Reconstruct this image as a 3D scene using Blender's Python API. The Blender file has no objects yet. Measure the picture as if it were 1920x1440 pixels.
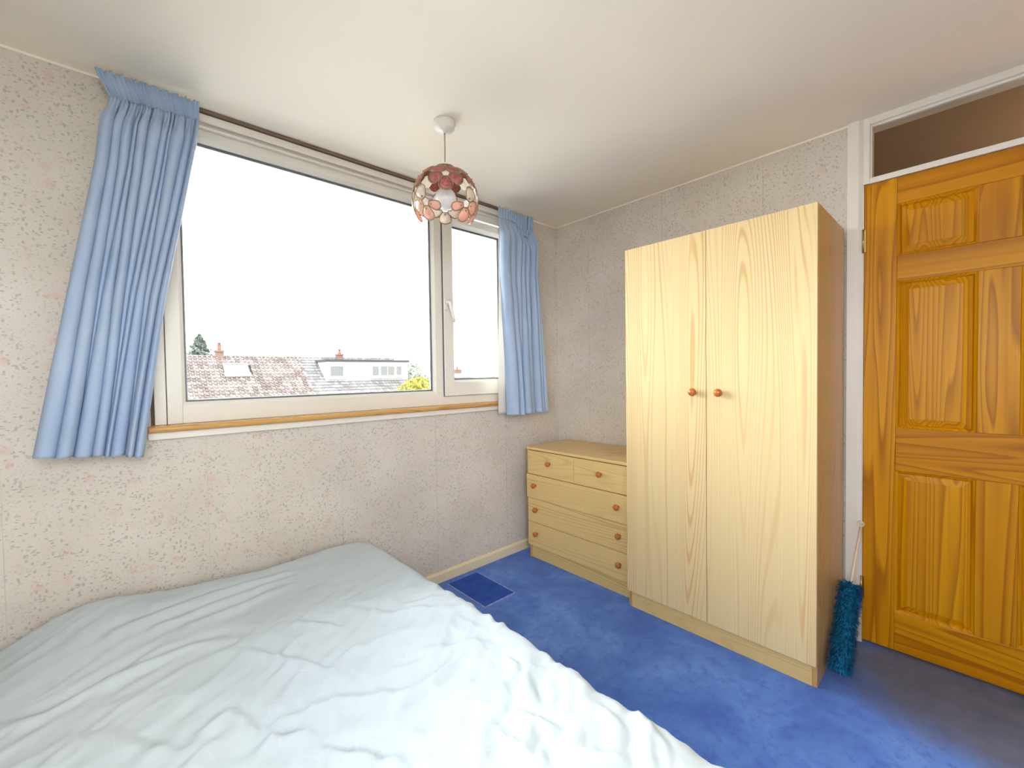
import bpy, math, random
import numpy as np
from mathutils import Vector, Matrix
random.seed(7); RNG = np.random.default_rng(7)
PI = math.pi
sc = bpy.context.scene
COL = sc.collection

# ------------------------------------------------------------------ camera
cd = bpy.data.cameras.new('camera'); cam = bpy.data.objects.new('camera', cd); COL.objects.link(cam)
F_PX, YAW, PIT, ROL = 798.95, 0.828601, -0.024452, -0.014347
cd.sensor_fit = 'HORIZONTAL'; cd.sensor_width = 36.0; cd.lens = F_PX * 36.0 / 1920.0
cd.clip_start = 0.02; cd.clip_end = 500
fw = Vector((math.cos(YAW) * math.cos(PIT), math.sin(YAW) * math.cos(PIT), math.sin(PIT)))
rt = Vector((math.sin(YAW), -math.cos(YAW), 0)); up = rt.cross(fw)
r2 = rt * math.cos(ROL) + up * math.sin(ROL); u2 = -rt * math.sin(ROL) + up * math.cos(ROL)
M4 = Matrix((r2, u2, -fw)).transposed().to_4x4(); M4.translation = Vector((-2.41464, -2.12693, 1.22057))
cam.matrix_world = M4
sc.camera = cam

# ------------------------------------------------------------------ world: even overcast sky
w = bpy.data.worlds.new('overcast_sky'); sc.world = w; w.use_nodes = True
bg = w.node_tree.nodes['Background']; bg.inputs['Color'].default_value = (0.95, 0.975, 1.0, 1); bg.inputs['Strength'].default_value = 4.0
pl = bpy.data.lights.new('window_portal', 'AREA'); pl.shape = 'RECTANGLE'; pl.size = 1.94; pl.size_y = 1.2
pl.cycles.is_portal = True
po = bpy.data.objects.new('window_portal', pl); COL.objects.link(po); po.location = (-1.37, 0.2, 1.645); po.rotation_euler = (-PI / 2, 0, 0)
pl2 = pl.copy(); pl2.size = 1.1; pl2.size_y = .9; po2 = bpy.data.objects.new('left_fill_window_portal', pl2); COL.objects.link(po2); po2.location = (-3.36, -2.17, 1.57); po2.rotation_euler = (0, -PI / 2, 0)
pl3 = pl.copy(); pl3.size = .96; pl3.size_y = 1.1; po3 = bpy.data.objects.new('rear_fill_window_portal', pl3); COL.objects.link(po3); po3.location = (-2.58, -2.96, 1.57); po3.rotation_euler = (PI / 2, 0, 0)
# added unseen light that brightens the landing behind the door
hl = bpy.data.lights.new('landing_fill', 'POINT'); hl.energy = 3.0; hl.color = (1.0, 0.8, 0.6); hl.shadow_soft_size = 0.08
ho = bpy.data.objects.new('landing_fill', hl); COL.objects.link(ho); ho.location = (0.75, -2.9, 1.9)
vs = sc.view_settings; sc.display_settings.display_device = 'sRGB'
vs.view_transform = 'Standard'; vs.look = 'None'; vs.gamma = 1.0; vs.use_curve_mapping = False
vs.exposure = 2.43
sc.cycles.diffuse_bounces = 9; sc.cycles.max_bounces = 14; sc.cycles.transparent_max_bounces = 12
sc.cycles.sample_clamp_indirect = 12

# ------------------------------------------------------------------ helpers
def S(r, g, b):
    f = lambda c: (c / 255) / 12.92 if c / 255 <= .04045 else ((c / 255 + .055) / 1.055) ** 2.4
    return (f(r), f(g), f(b), 1)

class MB:
    def __init__(s): s.v = []; s.f = []; s.sm = []
    def add(s, vs_, fs, smooth=False):
        n = len(s.v); s.v += [tuple(p) for p in vs_]; s.f += [tuple(i + n for i in f) for f in fs]; s.sm += [smooth] * len(fs); return s
    def box(s, x0, x1, y0, y1, z0, z1):
        x0, x1 = min(x0, x1), max(x0, x1); y0, y1 = min(y0, y1), max(y0, y1); z0, z1 = min(z0, z1), max(z0, z1)
        v = [(x0, y0, z0), (x1, y0, z0), (x1, y1, z0), (x0, y1, z0), (x0, y0, z1), (x1, y0, z1), (x1, y1, z1), (x0, y1, z1)]
        return s.add(v, [(0, 3, 2, 1), (4, 5, 6, 7), (0, 1, 5, 4), (1, 2, 6, 5), (2, 3, 7, 6), (3, 0, 4, 7)])
    def lathe(s, prof, mat=None, n=24, smooth=True):
        mat = mat or Matrix(); v = []; f = []
        for r, z in prof:
            for i in range(n):
                a = 2 * PI * i / n; v.append(mat @ Vector((r * math.cos(a), r * math.sin(a), z)))
        for j in range(len(prof) - 1):
            for i in range(n):
                k = (i + 1) % n; f.append((j * n + i, j * n + k, (j + 1) * n + k, (j + 1) * n + i))
        if prof[0][0] > 1e-5: f.append(tuple(range(n))[::-1])
        if prof[-1][0] > 1e-5: f.append(tuple((len(prof) - 1) * n + i for i in range(n)))
        return s.add(v, f, smooth)
    def tube(s, pts, r, n=6, closed=False, smooth=True):
        pts = [Vector(p) for p in pts]; m = len(pts); v = []; f = []
        for i, p in enumerate(pts):
            a = pts[(i - 1) % m] if (closed or i > 0) else p
            b = pts[(i + 1) % m] if (closed or i < m - 1) else p
            t = (b - a).normalized(); q = Vector((0, 0, 1)) if abs(t.z) < .9 else Vector((1, 0, 0))
            e1 = t.cross(q).normalized(); e2 = t.cross(e1)
            rr = r[i] if isinstance(r, (list, tuple)) else r
            for k in range(n):
                c = 2 * PI * k / n; v.append(p + (e1 * math.cos(c) + e2 * math.sin(c)) * rr)
        for i in range(m if closed else m - 1):
            j = (i + 1) % m
            for k in range(n):
                l = (k + 1) % n; f.append((i * n + k, i * n + l, j * n + l, j * n + k))
        if not closed: f.append(tuple(range(n))[::-1]); f.append(tuple((m - 1) * n + k for k in range(n)))
        return s.add(v, f, smooth)
    def prism(s, poly, axis, a, b):
        """extrude a 2-D polygon along an axis; poly gives the two other coordinates in order"""
        def P(u, w_, t): return {'x': (t, u, w_), 'y': (u, t, w_), 'z': (u, w_, t)}[axis]
        n = len(poly); v = [P(u, w_, a) for u, w_ in poly] + [P(u, w_, b) for u, w_ in poly]
        f = [tuple(range(n)), tuple(range(2 * n - 1, n - 1, -1))] + [(i, i + n, (i + 1) % n + n, (i + 1) % n) for i in range(n)]
        return s.add(v, f)

def origin(o):
    p = Vector((0, 0, 0))
    while o is not None: p += o.location; o = o.parent
    return p

def mk(name, mb, mat, parent=None, bevel=0, seg=2, kind=None, label=None, fix=True):
    me = bpy.data.meshes.new(name); off = origin(parent)
    v = [(p[0] - off.x, p[1] - off.y, p[2] - off.z) for p in mb.v]
    me.from_pydata(v, [], mb.f); me.polygons.foreach_set('use_smooth', mb.sm)
    if fix:
        import bmesh
        bm = bmesh.new(); bm.from_mesh(me); bmesh.ops.recalc_face_normals(bm, faces=bm.faces); bm.to_mesh(me); bm.free()
    me.update(); me.materials.append(mat)
    o = bpy.data.objects.new(name, me); COL.objects.link(o); o.parent = parent
    if bevel:
        m = o.modifiers.new('bevel', 'BEVEL'); m.width = bevel; m.segments = seg; m.limit_method = 'ANGLE'; m.harden_normals = False
    if kind: o['kind'] = kind
    if label: o['label'] = label
    return o

def tag(o, label=None, cat=None, group=None, kind=None):
    if label: o['label'] = label
    if cat: o['category'] = cat
    if group: o['group'] = group
    if kind: o['kind'] = kind
    return o

def empty(name, loc, **k):
    o = bpy.data.objects.new(name, None); o.empty_display_size = .1; COL.objects.link(o); o.location = loc; return tag(o, **k)

# ------------------------------------------------------------------ materials
class NT:
    def __init__(s, name):
        s.m = bpy.data.materials.new(name); s.m.use_nodes = True; s.t = s.m.node_tree; s.n = s.t.nodes; s.b = s.n['Principled BSDF']; s.out = s.n['Material Output']
    def node(s, typ, **k):
        n = s.n.new(typ)
        for a, b in k.items():
            if a.startswith('i_'): n.inputs[a[2:].replace('_', ' ')].default_value = b
            else: setattr(n, a, b)
        return n
    def link(s, a, b): s.t.links.new(a, b)
    def coord(s, scale=(1, 1, 1), rnd=0, loc=(0, 0, 0)):
        tc = s.node('ShaderNodeTexCoord'); mp = s.node('ShaderNodeMapping'); mp.inputs['Scale'].default_value = scale; mp.inputs['Location'].default_value = loc
        src = tc.outputs['Object']
        if rnd:
            oi = s.node('ShaderNodeObjectInfo'); ml = s.node('ShaderNodeMath', operation='MULTIPLY'); ml.inputs[1].default_value = rnd
            s.link(oi.outputs['Random'], ml.inputs[0]); ad = s.node('ShaderNodeVectorMath', operation='ADD')
            s.link(src, ad.inputs[0]); s.link(ml.outputs[0], ad.inputs[1]); src = ad.outputs[0]
        s.link(src, mp.inputs['Vector']); return mp.outputs['Vector']
    def noise(s, vec, scale, detail=2, rough=.5, dist=0):
        n = s.node('ShaderNodeTexNoise'); n.inputs['Scale'].default_value = scale; n.inputs['Detail'].default_value = detail
        n.inputs['Roughness'].default_value = rough; n.inputs['Distortion'].default_value = dist
        if vec is not None: s.link(vec, n.inputs['Vector'])
        return n.outputs['Fac']
    def math(s, op, a, b=None, c=None):
        n = s.node('ShaderNodeMath', operation=op)
        for i, q in enumerate((a, b, c)):
            if q is None: continue
            if isinstance(q, (int, float)): n.inputs[i].default_value = q
            else: s.link(q, n.inputs[i])
        return n.outputs[0]
    def ramp(s, fac, stops, interp='LINEAR'):
        r = s.node('ShaderNodeValToRGB'); r.color_ramp.interpolation = interp; e = r.color_ramp.elements
        e[0].position, e[0].color = stops[0]; e[1].position, e[1].color = stops[-1]
        for p, c in stops[1:-1]: x = e.new(p); x.color = c
        s.link(fac, r.inputs['Fac']); return r.outputs['Color']
    def mix(s, fac, a, b, blend='MIX'):
        n = s.node('ShaderNodeMix', data_type='RGBA', blend_type=blend)
        for i, q in ((0, fac), (6, a), (7, b)):
            if isinstance(q, (int, float, tuple)): n.inputs[i].default_value = q
            else: s.link(q, n.inputs[i])
        return n.outputs[2]
    def color(s, c):
        if isinstance(c, tuple): s.b.inputs['Base Color'].default_value = c
        else: s.link(c, s.b.inputs['Base Color'])
        return s
    def rough(s, r, spec=.5): s.b.inputs['Roughness'].default_value = r; s.b.inputs['Specular IOR Level'].default_value = spec; return s
    def bump(s, h, strength=.3, dist=.002):
        n = s.node('ShaderNodeBump'); n.inputs['Strength'].default_value = strength; n.inputs['Distance'].default_value = dist
        s.link(h, n.inputs['Height']); s.link(n.outputs[0], s.b.inputs['Normal']); return s

g1 = lambda v: (v, v, v, 1)

def simple(name, c, rough=.5, spec=.4, nscale=30, amt=.06, metallic=0, bump=0):
    t = NT(name); v = t.coord(); n = t.noise(v, nscale, 3)
    dk = tuple(x * (1 - amt) for x in c[:3]) + (1,); lt = tuple(min(1, x * (1 + amt)) for x in c[:3]) + (1,)
    t.color(t.ramp(n, [(.3, dk), (.7, lt)])).rough(rough, spec); t.b.inputs['Metallic'].default_value = metallic
    if bump: t.bump(n, bump, .002)
    return t.m

def wallpaper():
    t = NT('floral_wallpaper')
    tc = t.node('ShaderNodeTexCoord'); sp = t.node('ShaderNodeSeparateXYZ'); t.link(tc.outputs['Object'], sp.inputs[0])
    u = t.math('ADD', sp.outputs['X'], sp.outputs['Y'])
    cb = t.node('ShaderNodeCombineXYZ'); t.link(u, cb.inputs[0]); t.link(sp.outputs['Z'], cb.inputs[1]); v = cb.outputs[0]
    base = t.ramp(t.noise(v, 3.0, 3), [(.3, S(204, 195, 184)), (.7, S(216, 208, 198))])
    # small leaves, one per voronoi cell, each cell squashed to a leaf and warped
    def leaves(scale, lo, hi, sx, dens, off):
        mp = t.node('ShaderNodeMapping'); mp.inputs['Scale'].default_value = (1, sx, 1); mp.inputs['Location'].default_value = off; mp.inputs['Rotation'].default_value = (0, 0, .35 + off[0]); t.link(v, mp.inputs[0])
        vo = t.node('ShaderNodeTexVoronoi'); vo.inputs['Scale'].default_value = scale; vo.inputs['Randomness'].default_value = .95; t.link(mp.outputs[0], vo.inputs['Vector'])
        wob = t.math('MULTIPLY_ADD', t.noise(v, scale * 2.2, 1), .24, vo.outputs['Distance'])
        leaf = t.ramp(wob, [(lo, g1(1)), (hi, g1(0))])
        sc_ = t.node('ShaderNodeSeparateColor'); t.link(vo.outputs['Color'], sc_.inputs[0])
        pick = t.math('LESS_THAN', sc_.outputs[0], dens)
        return t.math('MULTIPLY', leaf, pick), sc_.outputs[1]
    a, ca = leaves(58, .36, .46, 1.9, .74, (0, 0, 0))
    b, cb_ = leaves(74, .34, .44, .6, .62, (.9, .3, 0))
    cl = t.noise(v, 9, 2)
    mask = t.ramp(cl, [(.36, g1(.25)), (.52, g1(1))])
    green = t.ramp(ca, [(0, S(158, 155, 144)), (.5, S(172, 163, 152)), (1, S(156, 168, 158))], 'LINEAR')
    e_, ce = leaves(120, .30, .44, 1.5, .5, (.4, .7, 0))
    c0 = t.mix(t.math('MULTIPLY', e_, .5), base, S(170, 150, 138))
    c1 = t.mix(t.math('MULTIPLY', t.math('MULTIPLY', t.math('MAXIMUM', a, b), mask), .7), c0, green)
    vo = t.node('ShaderNodeTexVoronoi'); vo.inputs['Scale'].default_value = 17; t.link(v, vo.inputs['Vector'])
    bl = t.ramp(t.math('MULTIPLY_ADD', t.noise(v, 60, 2), .35, vo.outputs['Distance']), [(.30, g1(1)), (.50, g1(0))])
    scn = t.node('ShaderNodeSeparateColor'); t.link(vo.outputs['Color'], scn.inputs[0])
    bl = t.math('MULTIPLY', t.math('MULTIPLY', bl, t.math('LESS_THAN', scn.outputs[0], .42)), .42)
    c2 = t.mix(bl, c1, S(214, 172, 162))
    t.color(c2).rough(.75, .25); t.bump(t.noise(v, 220, 2), .12, .001)
    return t.m

def laminate(name, light, mid, line, along, k=1.0, rough=.35):
    t = NT(name); ax = {'x': 0, 'y': 1, 'z': 2}[along]
    sv = [5.2 * k] * 3; sv[ax] = .30 * k
    v = t.coord(tuple(sv), rnd=9)
    h = t.noise(v, 1.0, 1.2, .35, .15)
    ring = t.math('SINE', t.math('MULTIPLY', h, 230))
    ringm = t.ramp(t.math('MULTIPLY_ADD', ring, .5, .5), [(.62, g1(0)), (.98, g1(1))])
    zone = t.ramp(t.noise(v, 1.7, 1), [(.40, g1(.25)), (.58, g1(1))])
    sv2 = [110] * 3; sv2[ax] = 1.6
    st = t.noise(t.coord(tuple(sv2), rnd=9), 1, 2, .6)
    base = t.mix(t.ramp(st, [(.1, g1(0)), (.9, g1(1))]), mid, light)
    t.color(t.mix(t.math('MULTIPLY', t.math('MULTIPLY', ringm, zone), .62), base, line)).rough(rough, .4)
    t.bump(st, .05, .0006)
    return t.m

def pine(name, along, wide=1.0, light=None, dark=None, n=60, amt=.85):
    t = NT(name); ax = {'x': 0, 'y': 1, 'z': 2}[along]
    light = light or S(218, 152, 0); dark = dark or S(156, 92, 0)
    sv = [7.5 * wide] * 3; sv[ax] = (.22 if n > 100 else .5) * wide
    v = t.coord(tuple(sv), rnd=13)
    h = t.noise(v, 1.0, 1.5, .4, .35)
    saw = t.math('FRACT', t.math('MULTIPLY', h, n * .28))
    ring = t.ramp(saw, [(0, g1(0)), (.55, g1(.35)), (.86, g1(1)), (.97, g1(.1)), (1, g1(0))])
    sv2 = [70] * 3; sv2[ax] = 1.1
    st = t.noise(t.coord(tuple(sv2), rnd=13), 1, 3, .6)
    big = t.noise(v, .55, 1)
    base = t.mix(t.ramp(big, [(.35, g1(0)), (.65, g1(1))]), light, S(198, 128, 0))
    c = t.mix(t.math('MULTIPLY', ring, amt), base, dark)
    c = t.mix(t.math('MULTIPLY', t.ramp(st, [(.45, g1(0)), (.75, g1(1))]), .35), c, dark)
    t.color(c).rough(.42, .22); t.bump(saw, .04, .0006)
    return t.m

def carpet():
    t = NT('blue_carpet_pile'); v = t.coord()
    big = t.noise(v, 3.2, 5, .62, .6); mid = t.noise(v, 22, 4, .7); fine = t.noise(v, 420, 2, .8)
    c = t.ramp(big, [(.34, S(62, 108, 212)), (.5, S(82, 134, 232)), (.68, S(112, 160, 246))])
    c = t.mix(t.math('MULTIPLY', t.ramp(mid, [(.50, g1(0)), (.68, g1(1))]), .6), c, S(46, 92, 200))
    c = t.mix(t.math('MULTIPLY', t.ramp(fine, [(.35, g1(1)), (.6, g1(0))]), .35), c, S(44, 82, 172))
    # carpet turns greyer towards the doorway, with an uneven soft edge
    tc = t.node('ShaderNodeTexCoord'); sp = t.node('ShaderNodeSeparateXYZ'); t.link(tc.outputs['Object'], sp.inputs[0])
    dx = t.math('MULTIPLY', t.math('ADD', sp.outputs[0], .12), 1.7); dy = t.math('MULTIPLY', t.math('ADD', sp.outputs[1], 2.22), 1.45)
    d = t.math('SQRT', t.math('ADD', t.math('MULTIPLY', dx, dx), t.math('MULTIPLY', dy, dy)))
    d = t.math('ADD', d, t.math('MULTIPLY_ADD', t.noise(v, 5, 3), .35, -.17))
    door_grey = t.ramp(d, [(.52, g1(.9)), (.82, g1(0))])
    c = t.mix(door_grey, c, t.ramp(t.noise(v, 9, 4, .6), [(.3, S(84, 84, 104)), (.7, S(112, 112, 130))]))
    t.color(c).rough(.95, .1); t.b.inputs['Sheen Weight'].default_value = .25
    hh = t.math('ADD', t.math('MULTIPLY', fine, .5), t.math('ADD', mid, big)); t.bump(hh, .8, .008)
    return t.m

def cloth(name, c1, c2, trans=.22, nscale=700, bump=.15):
    t = NT(name); v = t.coord(); n = t.noise(v, 4, 3); f = t.noise(v, nscale, 1)
    col = t.ramp(n, [(.35, c1), (.65, c2)]); t.color(col).rough(.85, .15)
    t.bump(f, bump, .0006)
    tr = t.node('ShaderNodeBsdfTranslucent'); t.link(col, tr.inputs['Color']); mx = t.node('ShaderNodeMixShader'); mx.inputs[0].default_value = trans
    t.link(t.b.outputs[0], mx.inputs[1]); t.link(tr.outputs[0], mx.inputs[2]); t.link(mx.outputs[0], t.out.inputs['Surface'])
    return t.m

def duvet_mat():
    t = NT('pale_blue_printed_cotton'); v = t.coord((1, 1, .5))
    wv = t.node('ShaderNodeVectorMath', operation='ADD'); t.link(v, wv.inputs[0])
    ns = t.node('ShaderNodeTexNoise'); ns.inputs['Scale'].default_value = 5; t.link(v, ns.inputs['Vector'])
    mm = t.node('ShaderNodeVectorMath', operation='MULTIPLY'); mm.inputs[1].default_value = (.16, .16, 0); t.link(ns.outputs['Color'], mm.inputs[0]); t.link(mm.outputs[0], wv.inputs[1])
    def lines(scale, off, dens, wd):
        mp = t.node('ShaderNodeMapping'); mp.inputs['Location'].default_value = off; t.link(wv.outputs[0], mp.inputs[0])
        vo = t.node('ShaderNodeTexVoronoi'); vo.inputs['Scale'].default_value = scale; t.link(mp.outputs[0], vo.inputs['Vector'])
        dd = t.math('ABSOLUTE', t.math('SUBTRACT', vo.outputs['Distance'], .34)); s_ = t.node('ShaderNodeSeparateColor'); t.link(vo.outputs['Color'], s_.inputs[0])
        return t.math('MULTIPLY', t.ramp(dd, [(wd * .3, g1(1)), (wd, g1(0))]), t.math('LESS_THAN', s_.outputs[0], dens))
    a = lines(8.0, (0, 0, 0), .6, .009); b = lines(12, (.37, .2, 0), .5, .011)
    base = t.ramp(t.noise(v, 1.6, 2), [(.35, S(188, 199, 207)), (.65, S(194, 204, 209))])
    t.color(t.mix(t.math('MULTIPLY', t.math('MAXIMUM', a, b), .42), base, S(208, 213, 219))).rough(.8, .2)
    t.bump(t.noise(v, 900, 1), .1, .0005)
    return t.m

def shell(name, c, dark, trans=.45):
    t = NT(name); v = t.coord((1, 1, 1)); n = t.noise(v, 55, 3, .6)
    col = t.ramp(n, [(.32, dark), (.68, c)]); t.color(col).rough(.2, .6)
    tr = t.node('ShaderNodeBsdfTranslucent'); t.link(col, tr.inputs['Color']); mx = t.node('ShaderNodeMixShader'); mx.inputs[0].default_value = trans
    t.link(t.b.outputs[0], mx.inputs[1]); t.link(tr.outputs[0], mx.inputs[2]); t.link(mx.outputs[0], t.out.inputs['Surface'])
    return t.m

def glass(name):
    t = NT(name); tr = t.node('ShaderNodeBsdfTransparent'); tr.inputs[0].default_value = (.96, .97, .97, 1)
    gl = t.node('ShaderNodeBsdfGlossy'); gl.inputs['Roughness'].default_value = .02; fr = t.node('ShaderNodeFresnel'); fr.inputs[0].default_value = 1.35
    mx = t.node('ShaderNodeMixShader'); t.link(fr.outputs[0], mx.inputs[0]); t.link(tr.outputs[0], mx.inputs[1]); t.link(gl.outputs[0], mx.inputs[2]); t.link(mx.outputs[0], t.out.inputs['Surface'])
    t.n.remove(t.b); return t.m

def roofmat(name, cs):
    t = NT(name); g = t.node('ShaderNodeNewGeometry'); v = t.coord(); n = t.noise(v, 1.3, 4, .65)
    mixv = t.math('ADD', t.math('MULTIPLY', g.outputs['Random Per Island'], .55), t.math('MULTIPLY', n, .5))
    t.color(t.ramp(mixv, [(.15, cs[0]), (.5, cs[1]), (.85, cs[2])])).rough(.85, .2); return t.m

def brick(name):
    t = NT(name); b = t.node('ShaderNodeTexBrick'); v = t.coord((1, 1, 1)); sp = t.node('ShaderNodeSeparateXYZ'); t.link(v, sp.inputs[0])
    cb = t.node('ShaderNodeCombineXYZ'); t.link(t.math('ADD', sp.outputs[0], sp.outputs[1]), cb.inputs[0]); t.link(sp.outputs[2], cb.inputs[1]); t.link(cb.outputs[0], b.inputs['Vector'])
    b.inputs['Color1'].default_value = (.08, .035, .022, 1); b.inputs['Color2'].default_value = (.055, .028, .02, 1); b.inputs['Mortar'].default_value = (.07, .06, .05, 1)
    b.inputs['Scale'].default_value = 1; b.inputs['Brick Width'].default_value = .225; b.inputs['Row Height'].default_value = .075; b.inputs['Mortar Size'].default_value = .01
    t.color(b.outputs[0]).rough(.9, .2); return t.m

M = dict(
    paper=wallpaper(),
    plain=simple('plain_wall_plaster', S(206, 196, 184), .8, .2, 8),
    ceil=simple('ceiling_paint', S(242, 234, 220), .85, .15, 1.6, .02),
    gloss=simple('white_gloss_paint', S(230, 224, 214), .35, .4, 5, .02),
    cream=simple('cream_gloss_paint', S(228, 214, 178), .35, .4, 5, .03),
    upvc=simple('white_window_plastic', S(224, 219, 209), .28, .4, 3, .02),
    gasket=simple('grey_rubber_gasket', S(104, 106, 110), .6, .3, 40),
    alu=simple('grey_spacer_bar', S(150, 150, 152), .4, .5, 40, metallic=.6),
    oak=laminate('varnished_sill_wood', S(212, 166, 100), S(200, 150, 84), S(168, 116, 58), 'x', 1.5, .25),
    brown=simple('dark_brown', S(122, 100, 84), .5, .4, 20),
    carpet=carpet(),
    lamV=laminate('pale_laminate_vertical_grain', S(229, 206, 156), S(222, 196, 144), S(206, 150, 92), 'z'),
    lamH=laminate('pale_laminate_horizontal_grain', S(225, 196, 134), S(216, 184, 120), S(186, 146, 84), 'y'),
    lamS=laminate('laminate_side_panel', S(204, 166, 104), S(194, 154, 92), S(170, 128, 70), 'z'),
    knob=laminate('orange_stained_knob_wood', S(196, 116, 60), S(184, 102, 46), S(140, 70, 26), 'z', 6, .2),
    pineV=pine('amber_pine_vertical', 'z', 1.0, n=44), pineP=pine('amber_pine_panel', 'z', .8, n=120, amt=.75), pineH=pine('amber_pine_horizontal', 'y', 1.0, n=44),
    brass=simple('worn_brass', S(190, 160, 100), .35, .5, 40, metallic=1),
    lead=simple('antique_gold_edging', S(150, 132, 88), .45, .5, 60, metallic=.5),
    curtain=cloth('light_blue_curtain_cotton', S(164, 183, 211), S(174, 191, 216), .10),
    lining=cloth('white_curtain_lining', S(226, 222, 216), S(234, 231, 226), .3),
    duvet=duvet_mat(),
    divan=simple('cream_divan_ticking', S(205, 200, 190), .9, .1, 50),
    white=simple('white_plastic', S(226, 222, 214), .4, .5, 30, .02),
    cord=simple('white_flex', S(170, 160, 146), .5, .3, 30),
    red=shell('dark_red_shell', S(204, 132, 124), S(164, 90, 90), .4), pink=shell('pink_shell', S(242, 210, 194), S(232, 178, 162), .45),
    pearl=shell('pearl_shell', S(240, 232, 222), S(222, 208, 196), .5), bulb=shell('frosted_globe_glass', S(240, 240, 240), S(234, 234, 236), .35),
    fluff=simple('teal_dyed_fleece', S(34, 116, 160), .9, .1, 60, .45), fluffcore=simple('teal_fleece_core', S(14, 70, 108), .9, .1, 60, .3), stick=simple('cream_plastic_handle', S(226, 212, 190), .4, .4, 30, .02),
    glass=glass('clear_window_glass'),
    landing=simple('landing_paint', S(168, 146, 118), .9, .1, 3),
    tileA=roofmat('brown_red_concrete_tiles', [(.036, .025, .022, 1), (.068, .052, .047, 1), (.105, .090, .084, 1)]),
    tileB=roofmat('grey_concrete_tiles', [(.040, .036, .035, 1), (.062, .057, .056, 1), (.088, .082, .08, 1)]),
    render=simple('white_rendered_wall', (.40, .40, .39, 1), .9, .1, 3), brick=brick('chimney_brick'), pot=simple('terracotta_pot', (.11, .045, .03, 1), .9, .1, 8),
    felt=simple('dark_felt_roof', (.014, .014, .015, 1), .8, .2, 5), farwin=simple('far_window_net_curtain', (.036, .035, .032, 1), .4, .4, 4, .1),
    farframe=simple('far_window_frame', (.13, .13, .13, 1), .5, .3, 4), steel=simple('galvanised_metal', (.018, .018, .02, 1), .5, .4, 4),
    conifer=simple('conifer_needles', (.058, .072, .058, 1), .9, .1, 3, .5), pale=simple('pale_leaves', (.13, .15, .11, 1), .9, .1, 3, .4),
    yellow=simple('yellow_leaves', (.16, .15, .022, 1), .8, .2, 3, .35), bark=simple('bark', (.03, .022, .018, 1), .9, .1, 6),
    ground=simple('pale_paving', (.26, .26, .24, 1), .95, .1, .4, .3))

# ================================================================== the room shell
H = 2.3; XL = -3.25; YR = -2.85
WX0, WX1, WZ0, WZ1 = -2.335, -0.40, 1.015, 2.243
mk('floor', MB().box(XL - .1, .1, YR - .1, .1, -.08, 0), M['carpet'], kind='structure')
mk('ceiling', MB().box(XL - .1, .1, YR - .1, .25, H, H + .1), M['ceil'], kind='structure')
wb = MB(); wb.box(XL - .1, WX0, .0015, .25, -.08, H); wb.box(WX1, .0, .0015, .25, -.08, H)
wb.box(WX0, WX1, .0015, .25, -.08, WZ0); wb.box(WX0, WX1, .0015, .25, WZ1, H)
ww = mk('wall_window', wb, M['plain'], kind='structure')
bb = MB(); bb.box(.0015, .1, -1.786, .25, -.08, H); bb.box(.0015, .1, YR - .1, -2.60, -.08, H)
wk = mk('wall_back', bb, M['plain'], kind='structure')
RX0, RX1, RZ0, RZ1 = -3.06, -2.10, 1.02, 2.12                    # made-up window behind the camera, added for fill daylight
mk('wall_rear', MB().box(XL - .1, RX0, YR - .1, YR, 0, H).box(RX1, .0015, YR - .1, YR, 0, H).box(RX0, RX1, YR - .1, YR, 0, RZ0).box(RX0, RX1, YR - .1, YR, RZ1, H), M['paper'], kind='structure')
rw = empty('fill_window_rear', ((RX0 + RX1) / 2, YR, RZ0), kind='structure')
rf = MB().box(RX0, RX0 + .05, YR - .08, YR - .02, RZ0, RZ1).box(RX1 - .05, RX1, YR - .08, YR - .02, RZ0, RZ1).box(RX0 + .05, RX1 - .05, YR - .08, YR - .02, RZ0, RZ0 + .06).box(RX0 + .05, RX1 - .05, YR - .08, YR - .02, RZ1 - .05, RZ1)
mk('window_frame', rf, M['upvc'], rw, .002)
mk('glass_pane', MB().box(RX0 + .04, RX1 - .04, YR - .052, YR - .048, RZ0 + .05, RZ1 - .04), M['glass'], rw)
LY0, LY1, LZ0, LZ1 = -2.62, -1.72, 1.02, 2.12                    # another added fill window, unseen, in the left wall
mk('wall_left', MB().box(XL - .1, XL, YR, LY0, 0, H).box(XL - .1, XL, LY1, 0, 0, H).box(XL - .1, XL, LY0, LY1, 0, LZ0).box(XL - .1, XL, LY0, LY1, LZ1, H), M['paper'], kind='structure')
rw = empty('fill_window_left', (XL, (LY0 + LY1) / 2, LZ0), kind='structure')
rf = MB().box(XL - .08, XL - .02, LY0, LY0 + .06, LZ0, LZ1).box(XL - .08, XL - .02, LY1 - .06, LY1, LZ0, LZ1).box(XL - .08, XL - .02, LY0 + .06, LY1 - .06, LZ0, LZ0 + .07).box(XL - .08, XL - .02, LY0 + .06, LY1 - .06, LZ1 - .06, LZ1)
mk('window_frame', rf, M['upvc'], rw, .002)
mk('glass_pane', MB().box(XL - .052, XL - .048, LY0 + .05, LY1 - .05, LZ0 + .06, LZ1 - .05), M['glass'], rw)
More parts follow.
